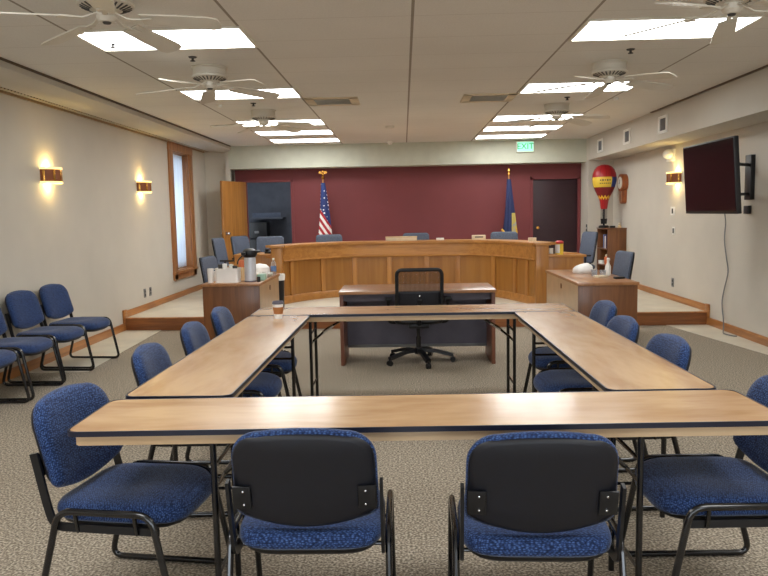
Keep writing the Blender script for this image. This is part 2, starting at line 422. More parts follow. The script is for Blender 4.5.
MB().lathe([(.0, 0), (.028, .005), (.03, .03), (.015, .045), (.012, .07)], 14, (2.52, ry-.03, 1.15), Matrix.Rotation(R(-90), 4, 'X')).build('door_knob', 'brass', d2)
# open oak door
d1 = bpy.data.objects.new('door_1', None); C.objects.link(d1); struct(d1)
d1.location = (-3.085, ry-.035, .17); d1.rotation_euler = (0, 0, math.atan2(10.86-ry, -3.34+3.085))
MB().bx(0, .885, -.02, .02, 0.01, 1.955, .003).build('door_leaf', 'oak', d1)
for s in (-1, 1):
    hb = MB(); hb.lathe([(.0, 0), (.03, 0), (.03, .008), (.012, .012), (.012, .035), (.027, .042), (.03, .06), (.02, .075), (0, .078)], 14, (.80, s*.02, 1.0), Matrix.Rotation(R(-90*s), 4, 'X'))
    hb.build('door_handle', 'chrome', d1)
# office behind the open door
of = MB(); of.bx(-4.6, -1.4, 14.2, 14.3, 0, 2.7); of.bx(-4.7, -4.6, 11.8, 14.3, 0, 2.7); of.bx(-1.4, -1.3, 11.8, 14.3, 0, 2.7); of.bx(-4.7, -1.3, 11.8, 14.3, 2.6, 2.7)
struct(of.build('wall_office', 'blueroom'))
struct(MB().bx(-4.7, -1.3, 11.75, 14.3, 0, .16).build('floor_office', 'carpet'))
# base boards
def base(name, x0, x1, y0, y1, z0, z1): struct(MB().bx(x0, x1, y0, y1, z0, z1, .006).build(name, 'trimwood'))
base('baseboard_left', XL, XL+.02, YB, 7.0, 0, .10); base('baseboard_right', XR-.02, XR, YB, 6.8, 0, .10)
base('baseboard_platform_left', XL, XL+.02, 7.08, 11.42, .165, .255); base('baseboard_platform_right', XR-.02, XR, 6.86, 11.15, .165, .255)
base('trim_10', XL, XL+.028, 7.0, 7.10, 0, .275); base('trim_11', XR-.028, XR, 6.78, 6.88, 0, .265)
# window
w1 = MB(); cw = .2; x0, x1 = XL, XL+.03
w1.bx(x0, x1, wy0-cw, wy0, wz0-.13, wz1+.13, .006); w1.bx(x0, x1, wy1, wy1+cw, wz0-.13, wz1+.13, .006)
w1.bx(x0, x1+.004, wy0-cw-.01, wy1+cw+.01, wz1, wz1+.14, .006); w1.bx(x0, x1+.02, wy0-cw-.01, wy1+cw+.01, wz0-.04, wz0, .006); w1.bx(x0, x1, wy0-cw+.02, wy1+cw-.02, wz0-.14, wz0-.04, .006)
w1.bx(XL-.2, XL, wy0, wy0+.015, wz0, wz1); w1.bx(XL-.2, XL, wy1-.015, wy1, wz0, wz1); w1.bx(XL-.2, XL, wy0, wy1, wz1-.015, wz1); w1.bx(XL-.2, XL, wy0, wy1, wz0, wz0+.015)
W1 = struct(w1.build('window_1', 'winwood'))
sm = MB(); xs = XL-.19
for a in (wy0+.015, wy1-.055): sm.bx(xs, xs+.04, a, a+.04, wz0+.015, wz1-.015, .004)
for a in (wz0+.015, 1.55, wz1-.055): sm.bx(xs, xs+.04, wy0+.015, wy1-.015, a, a+.04, .004)
sm.build('window_sash', 'white', W1)
MB().bx(xs+.015, xs+.02, wy0+.05, wy1-.05, wz0+.05, wz1-.05).build('window_pane', 'glass', W1)
cu = MB(); n = 60
rowA = []; rowB = []
for k in range(n+1):
    y = wy0+.03+(wy1-wy0-.06)*k/n; x = XL-.10+.02*math.sin(k*1.05)+.008*math.sin(k*.37)
    rowA.append(cu.bm.verts.new((x, y, wz0+.03))); rowB.append(cu.bm.verts.new((x, y, wz1-.03)))
for k in range(n): cu.bm.faces.new((rowA[k], rowA[k+1], rowB[k+1], rowB[k]))
tag(cu.build('sheer_curtain', 'sheer'), 'white sheer curtain hanging inside the tall oak-framed window', 'curtain')
for o in (bpy.data.objects['sheer_curtain'],):
    md = o.modifiers.new('thickness', 'SOLIDIFY'); md.thickness = .002

# ------------------------------------------------------------------ stacking chair
def make_chair(label, loc, rz):
    t = thing('stacking_chair', label, 'chair', loc, rz, 'blue stacking chairs')
    # seat cushion
    out = []
    for k in range(48):
        a = 2*PI*k/48; c_, s_ = math.cos(a), math.sin(a); e = 2/5. if s_ < 0 else 2/3.5
        w = .248
        out.append((w*math.copysign(abs(c_)**e, c_), .252*math.copysign(abs(s_)**e, s_)))
    def seatfn(u, v, w):
        z = .390+w*1.08-.9*max(0, v-.08)**2
        return (u, v, z - .02*math.exp(-((u/.16)**2+((v+.05)/.14)**2))*(w > .05))
    MB().pillow(out, [(0, 0), (.7, 0), (.93, .002), (.985, .012), (1, .028), (.99, .044), (.955, .057), (.88, .064), (.7, .069), (.45, .072), (.2, .073), (0, .073)], seatfn).build('seat', 'tweed', t, 60)
    MB().pillow(out, [(0, -.022), (.7, -.022), (.86, -.02), (.92, -.008), (.93, .006), (.88, .012), (0, .012)], seatfn).build('seat_pan', 'black', t, 50)
    # back : local (u across, v up) -> leaning surface curved around the sitter
    def bo(w, h0, h1, dip, r):
        o = []; 
        for k in range(13):   # bottom bowl, left to right
            f = -1+2*k/12; o.append((f*(w-.022), h0+dip*(f*f-1)))
        for k in range(7):
            a = R(-90+90*k/6); o.append((w-.03+.03*math.cos(a), h0+.032+.03*math.sin(a)))
        for k in range(9):
            a = R(90*k/8); o.append((w-r+r*math.cos(a)-.004, h1-r+r*math.sin(a)))
        for k in range(1, 8):
            f = 1-2*k/8; o.append((f*(w-r), h1+.012*(1-f*f)))
        for k in range(9):
            a = R(90+90*k/8); o.append((-(w-r)+r*math.cos(a)+.004, h1-r+r*math.sin(a)))
        for k in range(7):
            a = R(180+90*k/6); o.append((-(w-.03)+.03*math.cos(a), h0+.032+.03*math.sin(a)))
        return o
    def backfn(u, v, w):
        return (u, -.25-.27*(v-.5)+w+.45*u*u, v)
    MB().pillow(bo(.238, .508, .817, .035, .10), [(0, 0), (.6, 0), (.93, 0), (.99, .008), (1, .02), (.985, .034), (.94, .045), (.82, .053), (.6, .057), (.3, .058), (0, .058)], backfn, (0, .66)).build('backrest', 'tweed', t, 60)
    MB().pillow(bo(.232, .517, .803, .042, .085), [(0, -.014), (.6, -.014), (.9, -.013), (.965, -.008), (1, .002), (1, .012), (.9, .012), (0, .012)], backfn, (0, .65)).build('back_shell', 'shell', t, 50)
    for s in (-1, 1):
        MB().bar(fillet([(s*.247, -.278, .645), (s*.247, -.238, .455), (s*.247, -.215, .374), (s*.238, .19, .368)], .05), .011, .030, (1, 0, 0)).build('upright', 'black', t)
        bp = MB().box((s*.202, -.279, .590), (.058, .008, .085), .003, Matrix.Rotation(R(14), 4, 'X'))
        b_ = bp.build('back_bracket', 'black', t)
        for dz in (-.024, .024): MB().ball((s*.196, -.2855-.24*dz, .590+dz), .0046, seg=8).build('screw', 'chrome', b_)
        fr = fillet([(s*.265, -.185, .440), (s*.265, .175, .440), (s*.268, .262, .013), (s*.268, -.30, .013)], .055, 5, True)
        MB().oval(fr, .0118, .0130, (1, 0, 0), True).build('side_frame', 'steel', t)
    cb = MB()
    for y in (-.12, .11): cb.tube([(-.262, y, .43), (-.25, y, .362), (.25, y, .362), (.262, y, .43)], .008)
    cb.build('crossbar', 'steel', t)
    return t
P = -PI/2   # faces +X ; +PI/2 faces -X
ch0 = make_chair('dark-backed blue chair seen from behind at front table, nearer the left end', (-.383, .012, 0), 0.)
CHAIRS = [
 ((.372, -.05, 0), R(-1.5), 'dark-backed blue chair seen from behind at front table, nearer the right end'),
 ((-1.10, .235, 0), P-R(8), 'large blue tweed chair at left end of the front table, facing right'),
 ((1.115, .255, 0), -P+R(1), 'large blue tweed chair at right end of the front table, cut by frame edge'),
 ((-1.11, 1.24, 0), P+R(2), 'blue chair outside the left table, nearest the front table'),
 ((-1.10, 2.02, 0), P+R(2), 'blue chair in the middle of the left table outer side'),
 ((-1.11, 2.77, 0), P+R(2), 'blue chair at far end of left table, beside the paper cup'),
 ((1.04, 1.27, 0), -P+R(3), 'blue chair outside the right table, nearest the front table'),
 ((1.01, 1.98, 0), -P+R(2), 'blue chair in the middle of the right table outer side'),
 ((1.11, 2.78, 0), -P+R(1), 'blue chair at far end of right table, by the brown side desk'),
 ((-3.385, 4.87, 0), P-R(5), 'blue chair against left wall, farthest of four and closest to the step'),
 ((-3.385, 4.24, 0), P-R(4), 'second blue chair from the step in row against left wall'),
 ((-3.385, 3.61, 0), P, 'third blue chair from the step against left wall, partly past the frame edge'),
 ((-3.385, 3.00, 0), P, 'nearest blue wall chair at left frame edge, only seat front and legs showing'),
]
for loc, rz, lab in CHAIRS: dup(ch0, loc, rz, lab)

# ------------------------------------------------------------------ folding tables
def make_table(label, loc, rz, L=2.44):
    t = thing('folding_table', label, 'table', loc, rz, 'plywood folding tables')
    W = .457
    MB().prism(rrect(L-.008, W-.008, .045, 6), .722, .74).build('tabletop', 'ply', t)
    ed = fillet([(-L/2, -W/2, .731), (L/2, -W/2, .731), (L/2, W/2, .731), (-L/2, W/2, .731)], .045, 6, True)
    MB().bar(ed, .019, .006, (0, 0, 1), True).build('edge_band', 'vinyl', t)
    ap = MB(); ix, iy = L/2-.035, W/2-.03
    for s in (-1, 1):
        ap.bx(-ix, ix, s*iy-.009, s*iy+.009, .682, .722, .003); ap.bx(s*ix-.009, s*ix+.009, -iy, iy, .682, .722, .003)
    ap.build('apron', 'plyedge', t)
    for sx in (-1, 1):
        X = sx*.775
        for sy in (-1, 1):
            MB().tube([(X, sy*.165, .70), (X, sy*.165, .0)], .0125, 10).build('leg', 'steel', t)
        cb = MB()
        for z in (.58, .17): MB().tube([(X, -.165, z), (X, .165, z)], .008).build('leg_crossbar', 'steel', t)
        cb.bx(X-.02, X+.02, -.19, .19, .69, .72).build('leg_bracket', 'steel', t)
        br = MB(); br.tube([(X-sx*.30, 0, .705), (X-sx*.12, 0, .60), (X-sx*.0, 0, .50)], .009); br.tube([(X, -.165, .50), (X, .165, .50)], .008)
        b_ = br.build('folding_brace', 'steel', t)
        MB().tube([(X-sx*.16, 0, .622), (X-sx*.08, 0, .570)], .0125).build('brace_sleeve', 'chrome', b_)
    return t
W = .457; L = 2.44
make_table('nearest plywood folding table, running across the bottom of picture', (.015, W/2-.003, 0), R(1.0), 2.57)
tb = make_table('plywood folding table along the left side of the square, under paper cup', (-L/2+W/2-.014, W+L/2+.012, 0), R(90-.7), 2.42)
dup(tb, (L/2-W/2+.014, W+L/2+.028, 0), R(90+.7), 'plywood folding table along the right side of the square')
make_table('farthest plywood folding table, closing the square before the desk', (0, W+L+W/2+.036, 0), R(.2))
# paper cup on the left table
t = thing('paper_cup', 'kraft-sleeved paper coffee cup with dark lid on left folding table', 'cup', (-.975, 2.76, .74))
MB().lathe([(0, 0), (.027, 0), (.04, .112), (.037, .112), (.025, .004), (0, .004)], 20).build('cup_body', 'paper', t)
MB().lathe([(.0315, .035), (.0375, .085), (.0392, .085), (.0333, .035), (.0315, .035)], 20).build('sleeve', 'kraft', t)
MB().lathe([(0, .12), (.034, .12), (.036, .128), (.038, .128), (.0425, .112), (.0425, .107), (.040, .107), (.0395, .112), (0, .114)][::-1], 20).build('lid', 'deskgrey', t)

# ------------------------------------------------------------------ centre desk and task chair
t = thing('office_desk', 'wide desk with charcoal modesty panel facing the task chair', 'desk', (.07, 4.85, 0))
MB().bx(-.76, .76, -.33, .35, .71, .74, .004).build('desktop', 'desktop', t)
for s in (-1, 1): MB().bx(s*.74-.018, s*.74+.018, -.27, .33, 0, .71, .003).build('side_panel', 'deskred', t)
MB().bx(-.722, .722, .20, .222, .12, .708).build('modesty_panel', 'deskgrey', t)
MB().bx(-.722, .722, .19, .202, .095, .125, .003).build('cable_rail', 'grey', t)
MB().bx(-.722, .722, -.2, -.185, .63, .71).build('keyboard_rail', 'deskgrey', t)

def star_base(t, r=.32):
    b = MB(); n5 = 5
    b.lathe([(0, .085), (.04, .085), (.045, .12), (.035, .15), (0, .15)], 16)
    for k in range(n5):
        a = 2*PI*k/n5-PI/2+.22; d = Vector((math.cos(a), math.sin(a), 0)); 
        b.sweep([d*.02+Vector((0, 0, .125)), d*.17+Vector((0, 0, .115)), d*r+Vector((0, 0, .072))], [(.016, .024), (-.014, .028), (-.014, -.028), (.016, -.024)], (0, 0, 1))
    st = b.build('star_base', 'black', t)
    for k in range(n5):
        a = 2*PI*k/n5-PI/2+.22; d = Vector((math.cos(a), math.sin(a), 0)); nrm = Vector((-d.y, d.x, 0))
        c_ = MB(); mt = Matrix.Translation(d*r+Vector((0, 0, .028))) @ d.to_track_quat('X', 'Z').to_matrix().to_4x4() @ Matrix.Rotation(R(90), 4, 'X')
        for s in (-1, 1): c_.lathe([(0, s*.012-.009), (.026, s*.012-.009), (.028, s*.012), (.026, s*.012+.009), (0, s*.012+.009)], 14, mat=mt)
        c_.tube([d*r+Vector((0, 0, .028)), d*r+Vector((0, 0, .07))], .007)
        c_.build('caster', 'black', st)
    MB().lathe([(0, .10), (.024, .10), (.024, .26), (.015, .26), (.015, .40), (0, .40)], 14).build('gas_column', 'steel', t)
t = thing('task_chair', 'black mesh-back task chair with five casters facing the centre desk', 'chair', (.08, 4.72, 0), R(2))
star_base(t, .34)
MB().pillow(rrect(.48, .46, .1), [(0, .40), (.7, .40), (.95, .41), (1, .43), (.97, .455), (.85, .465), (0, .468)], lambda u, v, w: (u, v+.03, w)).build('seat', 'black', t, 60)
MB().box((0, -.02, .385), (.2, .26, .05), .015).build('seat_mechanism', 'black', t)
def tb_(u, v, w=0.): return (u, -.27-.12*(v-.5)+.6*u*u+w, v)
o_ = rrect(.43, .44, .05, 5, 0, .73); fp = [tb_(u, v) for u, v in o_]
MB().oval(fp, .016, .018, (0, 1, 0), True).build('back_frame', 'black', t)
mm = MB(); G = 12
vs = [[mm.bm.verts.new(tb_(-.205+.41*i/G, .735+.205*j/G)) for i in range(G+1)] for j in range(G+1)]
for j in range(G):
    for i in range(G): mm.bm.faces.new((vs[j][i], vs[j][i+1], vs[j+1][i+1], vs[j+1][i]))
mm.build('mesh_panel', 'mesh', t)
mm = MB(); vs = [[mm.bm.verts.new(tb_(-.205+.41*i/G, .515+.225*j/G)) for i in range(G+1)] for j in range(G+1)]
for j in range(G):
    for i in range(G): mm.bm.faces.new((vs[j][i], vs[j][i+1], vs[j+1][i+1], vs[j+1][i]))
lp = mm.build('lumbar_panel', 'shell', t)
lp.modifiers.new('thickness', 'SOLIDIFY').thickness = .012
MB().tube([(0, -.02, .40), (0, -.24, .42), (0, -.30, .52), (0, -.30, .66)], .022).build('back_spine', 'black', t)
MB().ball((0, -.318, .70), .011, seg=8).build('badge', 'chrome', t)
for s in (-1, 1):
    a_ = MB().tube(fillet([(s*.2, .0, .40), (s*.29, -.02, .41), (s*.295, -.03, .63)], .03), .016).build('arm_post', 'black', t)
    MB().box((s*.29, -.0, .65), (.075, .24, .028), .012).build('arm_pad', 'black', a_)

# ------------------------------------------------------------------ dais bench
dz = thing('council_dais', 'long curved honey-oak council bench with panelled front on the platform', 'bench', (0, 9.0, .165))
PT = [(-1.86, 8.30), (-1.69, 8.60), (-1.47, 8.88), (-1.2, 9.10), (-.9, 9.23), (-.5, 9.26), (.2, 9.22), (.8, 9.18), (1.1, 9.09), (1.34, 8.86), (1.52, 8.5), (1.66, 8.12), (1.79, 7.72)]
path = catmull([(x, y-9.0, 0) for x, y in PT], 6); path = [Vector((p.x, p.y)) for p in path]
def nrm2(i):
    d = path[min(i+1, len(path)-1)]-path[max(i-1, 0)]; d.normalize(); return Vector((d.y, -d.x))
def ext(prof, name, m, parent=dz, i0=0, i1=None):
    b = MB(); i1 = len(path) if i1 is None else i1; rings = []
    for i in range(i0, i1):
        n_ = nrm2(i); rings.append([b.bm.verts.new((path[i].x+n_.x*u, path[i].y+n_.y*u, z)) for u, z in prof])
    K = len(prof)
    for A_, B_ in zip(rings, rings[1:]):
        for k in range(K): b.bm.faces.new((A_[k], A_[(k+1) % K], B_[(k+1) % K], B_[k]))
    b.bm.faces.new(rings[0][::-1]); b.bm.faces.new(rings[-1]); return b.build(name, m, parent)
ext([(0, 0), (0, .84), (-.09, .84), (-.09, 0)], 'front_panel', 'oakpanel')
ext([(0.004, .0), (.022, .0), (.022, .10), (.012, .115), (.004, .115)], 'base_rail', 'oakx')
ext([(.002, .625), (.03, .625), (.045, .64), (.03, .655), (.03, .815), (.05, .84), (.002, .84)], 'frieze', 'oakx')
ext([(.065, .84), (.07, .86), (.065, .876), (-.30, .876), (-.30, .84)], 'countertop', 'oakx')
ext([(-.09, .68), (-.09, .71), (-.68, .71), (-.68, .68)], 'inner_worktop', 'oakx')
def at_x(X):
    best = min(range(len(path)), key=lambda i: abs(path[i].x-X)); return best
for X in (-1.74, -1.36, -.82, -.28, .27, .82, 1.33, 1.60, 1.70):
    i = at_x(X); n_ = nrm2(i); ang = math.atan2(n_.y, n_.x)+PI/2
    MB().box((path[i].x+n_.x*.013, path[i].y+n_.y*.013, .37), (.075, .03, .51), .003, ang).build('stile', 'oak', dz)
for j, (i, w_) in enumerate(((0, .16), (len(path)-1, .17))):
    n_ = nrm2(i); ang = math.atan2(n_.y, n_.x)+PI/2; s = -1 if j == 0 else 1
    px, py = path[i].x+s*.06, path[i].y-.03
    pc = MB().box((px, py, .42), (w_, .16, .84), .004); pc.build('end_post', 'oak', dz)
    MB().box((px, py+.01, .859), (w_+.05, .24, .034), .005).build('end_post_cap', 'oakx', dz)
for x0, x1, y0, y1, z in ((1.95, 2.44, 7.72, 8.25, .70), (-2.60, -2.02, 8.45, 9.0, .745)):
    w_ = MB().bx(x0, x1, y0-9, y1-9, 0, z-.03, .003).build('wing_cabinet', 'oak', dz)
    MB().bx(x0-.01, x1+.03, y0-9-.03, y1-9+.02, z-.03, z, .005).build('wing_counter', 'oakx', w_)

# ------------------------------------------------------------------ side desks
def side_desk(label, x0, x1, y0, y1, inner):
    t = thing('side_desk', label, 'desk', ((x0+x1)/2, (y0+y1)/2, 0)); hx, hy = (x1-x0)/2, (y1-y0)/2
    MB().bx(-hx, hx, -hy, hy, .712, .742, .003).build('desktop', 'walnutx', t)
    for s in (-1, 1): MB().bx(-hx+.012, hx-.012, s*(hy-.03)-.012, s*(hy-.03)+.012, 0, .712, .002).build('end_panel', 'walnut', t)
    xi = inner*(hx-.02); mp = MB().bx(xi-.009, xi+.009, -hy+.04, hy-.04, .04, .712).build('modesty_panel', 'palepanel', t)
    MB().lathe([(0, 0), (.03, 0), (.03, .006), (0, .006)], 16, (xi+inner*.009, -.02 if inner < 0 else .0, .63), Matrix.Rotation(R(90*inner), 4, 'Y')).build('cable_grommet', 'walnut', mp)
side_desk('brown side desk on the left, crowded with coffee supplies', -2.31, -1.65, 5.53, 6.84, 1)
side_desk('brown side desk on the right with inner panel pale from glare, nearly clear top', 1.715, 2.34, 4.98, 6.70, -1)

# ------------------------------------------------------------------ conference chairs
def conf_chair(label, loc, rz):
    t = thing('conference_chair', label, 'chair', loc, rz, 'slate conference chairs')
    star_base(t, .30)
    MB().pillow(rrect(.50, .48, .1), [(0, .40), (.7, .40), (.95, .41), (1, .44), (.97, .47), (.85, .485), (0, .488)], lambda u, v, w: (u, v, w)).build('seat', 'fabric', t, 60)
    o_ = rrect(.47, .50, .055, 5, 0, .755)
    f_ = lambda u, v, w: (u, -.20-.16*(v-.5)+.5*u*u+w, v)
    MB().pillow(o_, [(0, 0.), (.9, 0.), (.98, .008), (1, .02), (.985, .032), (.9, .04), (0, .044)], f_, (0, .755)).build('backrest', 'fabric', t, 60)
    MB().pillow(rrect(.475, .505, .06, 5, 0, .755), [(0, -.014), (.9, -.014), (.99, -.008), (1.0, .006), (.98, .010), (0, .012)], f_, (0, .755)).build('back_shell', 'black', t, 60)
    MB().bar([(0, -.05, .40), (0, -.24, .42), (0, -.245, .60)], .05, .016, (1, 0, 0)).build('back_spine', 'black', t)
    for s in (-1, 1):
        a_ = MB().tube(fillet([(s*.2, .0, .41), (s*.27, 0, .42), (s*.275, -.02, .62)], .03), .014).build('arm_post', 'black', t)
        MB().box((s*.275, .02, .635), (.06, .24, .026), .01).build('arm_pad', 'black', a_)
    return t
pz = .165
cc = conf_chair('slate-backed chair behind the bench, in front of the striped flag', (-1.33, 10.0, pz), R(180+4))
CC = [
 ((.16, 10.0, pz), R(180), 'slate-backed chair behind the bench centre, beside the beige box'),
 ((1.63, 9.75, pz), R(180-4), 'slate-backed chair behind the bench, in front of the navy flag'),
 ((-2.24, 9.52, pz), R(180+12), 'slate-backed chair before the open doorway, just left of the bench end'),
 ((-2.72, 10.2, pz), R(180+64), 'slate-backed chair standing right before the oak door, behind the steel dispenser'),
 ((-2.85, 9.37, pz), R(-90-8), 'slate-backed chair with black edge by the left wall, left of the oak door'),
 ((-2.19, 6.28, 0), R(-90-6), 'low dark chair tucked behind the left side desk, below the window'),
 ((2.66, 9.1, pz), R(90+14), 'slate-backed chair between the maroon door and the bookcase'),
 ((2.22, 5.86, 0), R(90+5), 'slate-backed chair behind the right side desk'),
]
for loc, rz, lab in CC:
    c_ = dup(cc, loc, rz, lab)
    if loc[2] > .1: c_.scale = (.97, .97, .965)
cc.scale = (.97, .97, .965)

# ------------------------------------------------------------------ items on the left desk
zd = .742
t = thing('airpot', 'tall brushed-steel coffee dispenser with black pump top on left desk', 'coffee dispenser', (-1.80, 5.76, zd))
MB().lathe([(0, .012), (.066, .012), (.066, .26), (.058, .285), (0, .285)], 24).build('body', 'silver', t)
MB().lathe([(0, 0), (.068, 0), (.068, .014), (0, .014)], 24).build('base', 'deskgrey', t)
tp = MB().lathe([(.06, .275), (.075, .285), (.085, .315), (.075, .355), (.04, .375), (0, .38)], 24); tp.box((-.05, -.08, .325), (.05, .09, .035), .012); tp.box((.07, .02, .34), (.10, .05, .03), .012); tp.build('pump_top', 'black', t)
MB().tube(fillet([(-.068, 0, .31), (-.13, -.02, .25), (-.14, -.02, .20)], .02), .008).build('handle', 'black', t)
t = thing('supply_tub', 'white plastic tub of stirrers and lids left of steel dispenser', 'tub', (-2.05, 5.74, zd))
MB().prism(rrect(.25, .17, .03), 0, .012).sweep([(0, 0, .0), (0, 0, .155)], [(v*1.0, u*1.0) for u, v in rrect(.26, .18, .03)][::-1], (0, 1, 0), cap=False).build('tub_body', 'paper', t)
MB().bar([(x, y, .155) for x, y in rrect(.265, .185, .03)], .012, .008, (0, 0, 1), True).build('rim', 'plate', t)
for i, (dx, dy, hh, m_) in enumerate(((-.09, .02, .2, 'darkgrey'), (-.03, -.02, .21, 'paper'), (.03, .03, .2, 'plate'), (.085, -.02, .185, 'darkgrey'))):
    MB().lathe([(0, .012), (.02, .012), (.028, hh), (0, hh+.004)], 12, (dx, dy, 0)).build('packet', m_, t)
tag(MB().lathe([(0, 0), (.03, 0), (.037, .16), (0, .16)], 14).build('cup_stack', 'paper', loc=(-2.24, 5.70, zd)), 'slim white paper cup stack at left edge of left desk', 'cup', None)
tag(MB().lathe([(0, 0), (.034, 0), (.041, .11), (0, .11)], 14).build('napkin_roll', 'paper', loc=(-2.255, 5.95, zd)), 'short white paper roll behind the cup stack on left desk', 'paper roll')
t = thing('creamer_bottle', 'peach creamer bottle with orange cap beside the steel dispenser', 'bottle', (-1.925, 5.90, zd))
MB().lathe([(0, 0), (.036, 0), (.038, .02), (.038, .13), (.03, .16), (0, .162)], 18).build('body', 'peach', t)
MB().lathe([(0, .155), (.03, .155), (.036, .17), (.036, .225), (.025, .24), (0, .242)], 18).build('cap', 'orange', t)
t = thing('plate_stack', 'stack of white plates standing right of the steel dispenser', 'plates', (-1.78, 6.35, zd))
for k in range(3): MB().lathe([(0, 0), (.09, 0), (.13, .02), (.132, .024), (.09, .006), (0, .006)], 24, (0, 0, .012*k)).build('plate', 'plate', t)
tag(MB().lathe([(0, .0), (.10, .0), (.13, .04), (.125, .10), (.085, .135), (.0, .15)], 20).build('covered_bowl', 'paper', loc=(-1.86, 6.60, zd)), 'white covered bowl behind the plates on left desk', 'bowl')
tag(MB().lathe([(0, 0), (.02, 0), (.021, .05), (.017, .058), (0, .058)], 14).build('black_canister', 'black', loc=(-1.70, 5.72, zd)), 'tiny black canister at the foot of the steel dispenser', 'canister')
tag(MB().pillow(rrect(.13, .11, .04), [(0, 0), (.9, 0), (1, .02), (.95, .07), (.7, .10), (.3, .115), (0, .11)], lambda u, v, w: (u+.008*math.sin(40*v), v+.008*math.sin(33*u), w*(1+.15*math.sin(28*u+13*v)))).build('crumpled_napkin', 'paper', loc=(-2.02, 6.22, zd)), 'crumpled white napkins behind the steel dispenser', 'napkins')
tag(MB().lathe([(0, 0), (.028, 0), (.036, .085), (.033, .085), (.026, .006), (0, .006)], 16).build('foam_cup', 'paper', loc=(-1.70, 6.11, zd)), 'small white foam cup near the right edge of left desk', 'cup')
tag(MB().box((0, 0, .035), (.09, .13, .07), .004).build('tea_box', 'green', loc=(-1.71, 5.95, zd)), 'small pale green box right of the steel dispenser', 'box')
t = thing('water_bottle', 'clear water bottle with blue label at far corner of left desk', 'bottle', (-1.695, 6.66, zd))
MB().lathe([(0, 0), (.032, 0), (.034, .02), (.033, .12), (.03, .15), (.013, .18), (.013, .195), (0, .195)], 18).build('body', 'glass', t)
MB().lathe([(.0345, .045), (.036, .045), (.036, .11), (.0345, .11), (.0345, .045)], 18).build('bottle_label', 'bluep', t)
MB().lathe([(0, .19), (.015, .19), (.015, .212), (0, .212)], 14).build('cap', 'plate', t)
t = thing('waste_bin', 'tall narrow black bin with white liner between left desk and bench', 'bin', (-1.76, 7.42, pz))
MB().lathe([(0, 0), (.06, 0), (.075, .50), (.07, .50), (.055, .01), (0, .01)], 18).build('bin_body', 'black', t)
MB().lathe([(.077, .44), (.084, .50), (.08, .525), (.068, .52), (.064, .46)], 18).build('liner', 'paper', t)
t = thing('desk_phone', 'black desk telephone on the left wing of the bench', 'telephone', (-2.08, 8.62, pz+.745))
MB().box((0, 0, .02), (.16, .17, .04), .012, Matrix.Rotation(R(8), 4, 'X')).build('phone_body', 'black', t)
MB().box((-.05, 0, .058), (.045, .19, .035), .014).build('handset', 'black', t)
MB().box((.035, 0, .044), (.06, .10, .006), .002).build('keypad', 'plate', t)
# ------------------------------------------------------------------ items on the bench and right desk
zt = pz+.876
t = thing('document_box', 'long beige box lying on bench top left of centre', 'box', (-.09, 9.34, zt))
MB().box((0, 0, .028), (.50, .16, .056), .006).build('box_body', 'beige', t); MB().box((0, 0, .06), (.51, .17, .012), .004).build('lid', 'tan', t)
t = thing('tissue_box', 'small cream box with dark front slot on bench top, right part', 'box', (1.14, 9.22, zt))
MB().box((0, 0, .035), (.21, .11, .07), .006).build('box_body', 'beige', t); MB().box((0, -.056, .042), (.13, .004, .018), .001).build('slot', 'darkgrey', t)
tag(MB().box((0, 0, .018), (.12, .07, .036), .006).build('name_holder', 'plate', loc=(.53, 9.24, zt)), 'tiny white block on bench top right of centre', 'block')
t = thing('adhesive_roll', 'small grey and cream tape roll on bench near its right end', 'roll', (1.82, 8.25, zt))
MB().lathe([(.03, 0), (.06, 0), (.06, .05), (.03, .05), (.03, 0)], 18).build('tape', 'beige', t); MB().lathe([(.022, .002), (.03, .002), (.03, .048), (.022, .048), (.022, .002)], 18).build('core', 'grey', t)
zw = pz+.70
t = thing('wipes_tub', 'yellow and white wipes tub with red lid on right bench wing', 'tub', (2.13, 7.86, zw))
MB().lathe([(0, 0), (.056, 0), (.056, .15), (0, .15)], 22).build('body', 'yellow', t)
MB().lathe([(.0565, .02), (.0575, .02), (.0575, .14), (.0565, .14), (.0565, .02)], 12, (0, 0, 0), None, R(150), R(265)).build('label_panel', 'paper', t)
MB().lathe([(0, .15), (.058, .15), (.058, .18), (.03, .192), (0, .192)], 22).build('lid', 'redp', t)
tag(MB().lathe([(0, 0), (.035, 0), (.036, .09), (.031, .09), (.03, .006), (0, .006)], 18).build('white_mug', 'plate', loc=(2.01, 7.86, zw)), 'small white cup with pale blue tint on right bench wing', 'cup')
tag(MB().lathe([(0, 0), (.018, 0), (.019, .08), (.012, .1), (0, .1)], 12).build('black_marker_pot', 'black', loc=(2.062, 7.92, zw)), 'slim black bottle between the white cup and wipes tub', 'bottle')
tg = MB().pillow(rrect(.24, .22, .07), [(0, 0), (.9, 0), (1, .02), (.97, .06), (.8, .085), (.5, .10), (0, .095)], lambda u, v, w: (u+.012*math.sin(30*v), v+.01*math.sin(25*u), w*(1+.12*math.sin(18*u+9*v)))).build('plastic_bag', 'paper', loc=(2.06, 6.2, zd))
tag(tg, 'crumpled white plastic bag on right side desk', 'bag')
for i, (x, y, lab) in enumerate(((2.07, 5.72, 'left clear tumbler among cups on right desk'), (2.15, 5.66, 'right clear tumbler among cups on right desk'))):
    tag(MB().lathe([(0, 0), (.028, 0), (.036, .075), (.033, .075), (.026, .005), (0, .005)], 16).build('tumbler', 'glass', loc=(x, y, zd)), lab, 'cup', 'tumblers on the right desk')
tag(MB().box((0, 0, .012), (.13, .09, .024), .006, R(20)).build('key_tray', 'beige', loc=(2.10, 5.55, zd)), 'small beige tray in front of the tumblers on right desk', 'tray')
t = thing('spray_bottle', 'white spray bottle standing beside the chair on right desk', 'bottle', (2.245, 5.80, zd))
MB().lathe([(0, 0), (.03, 0), (.033, .02), (.032, .10), (.014, .145), (.014, .16), (0, .16)], 18).build('body', 'plate', t)
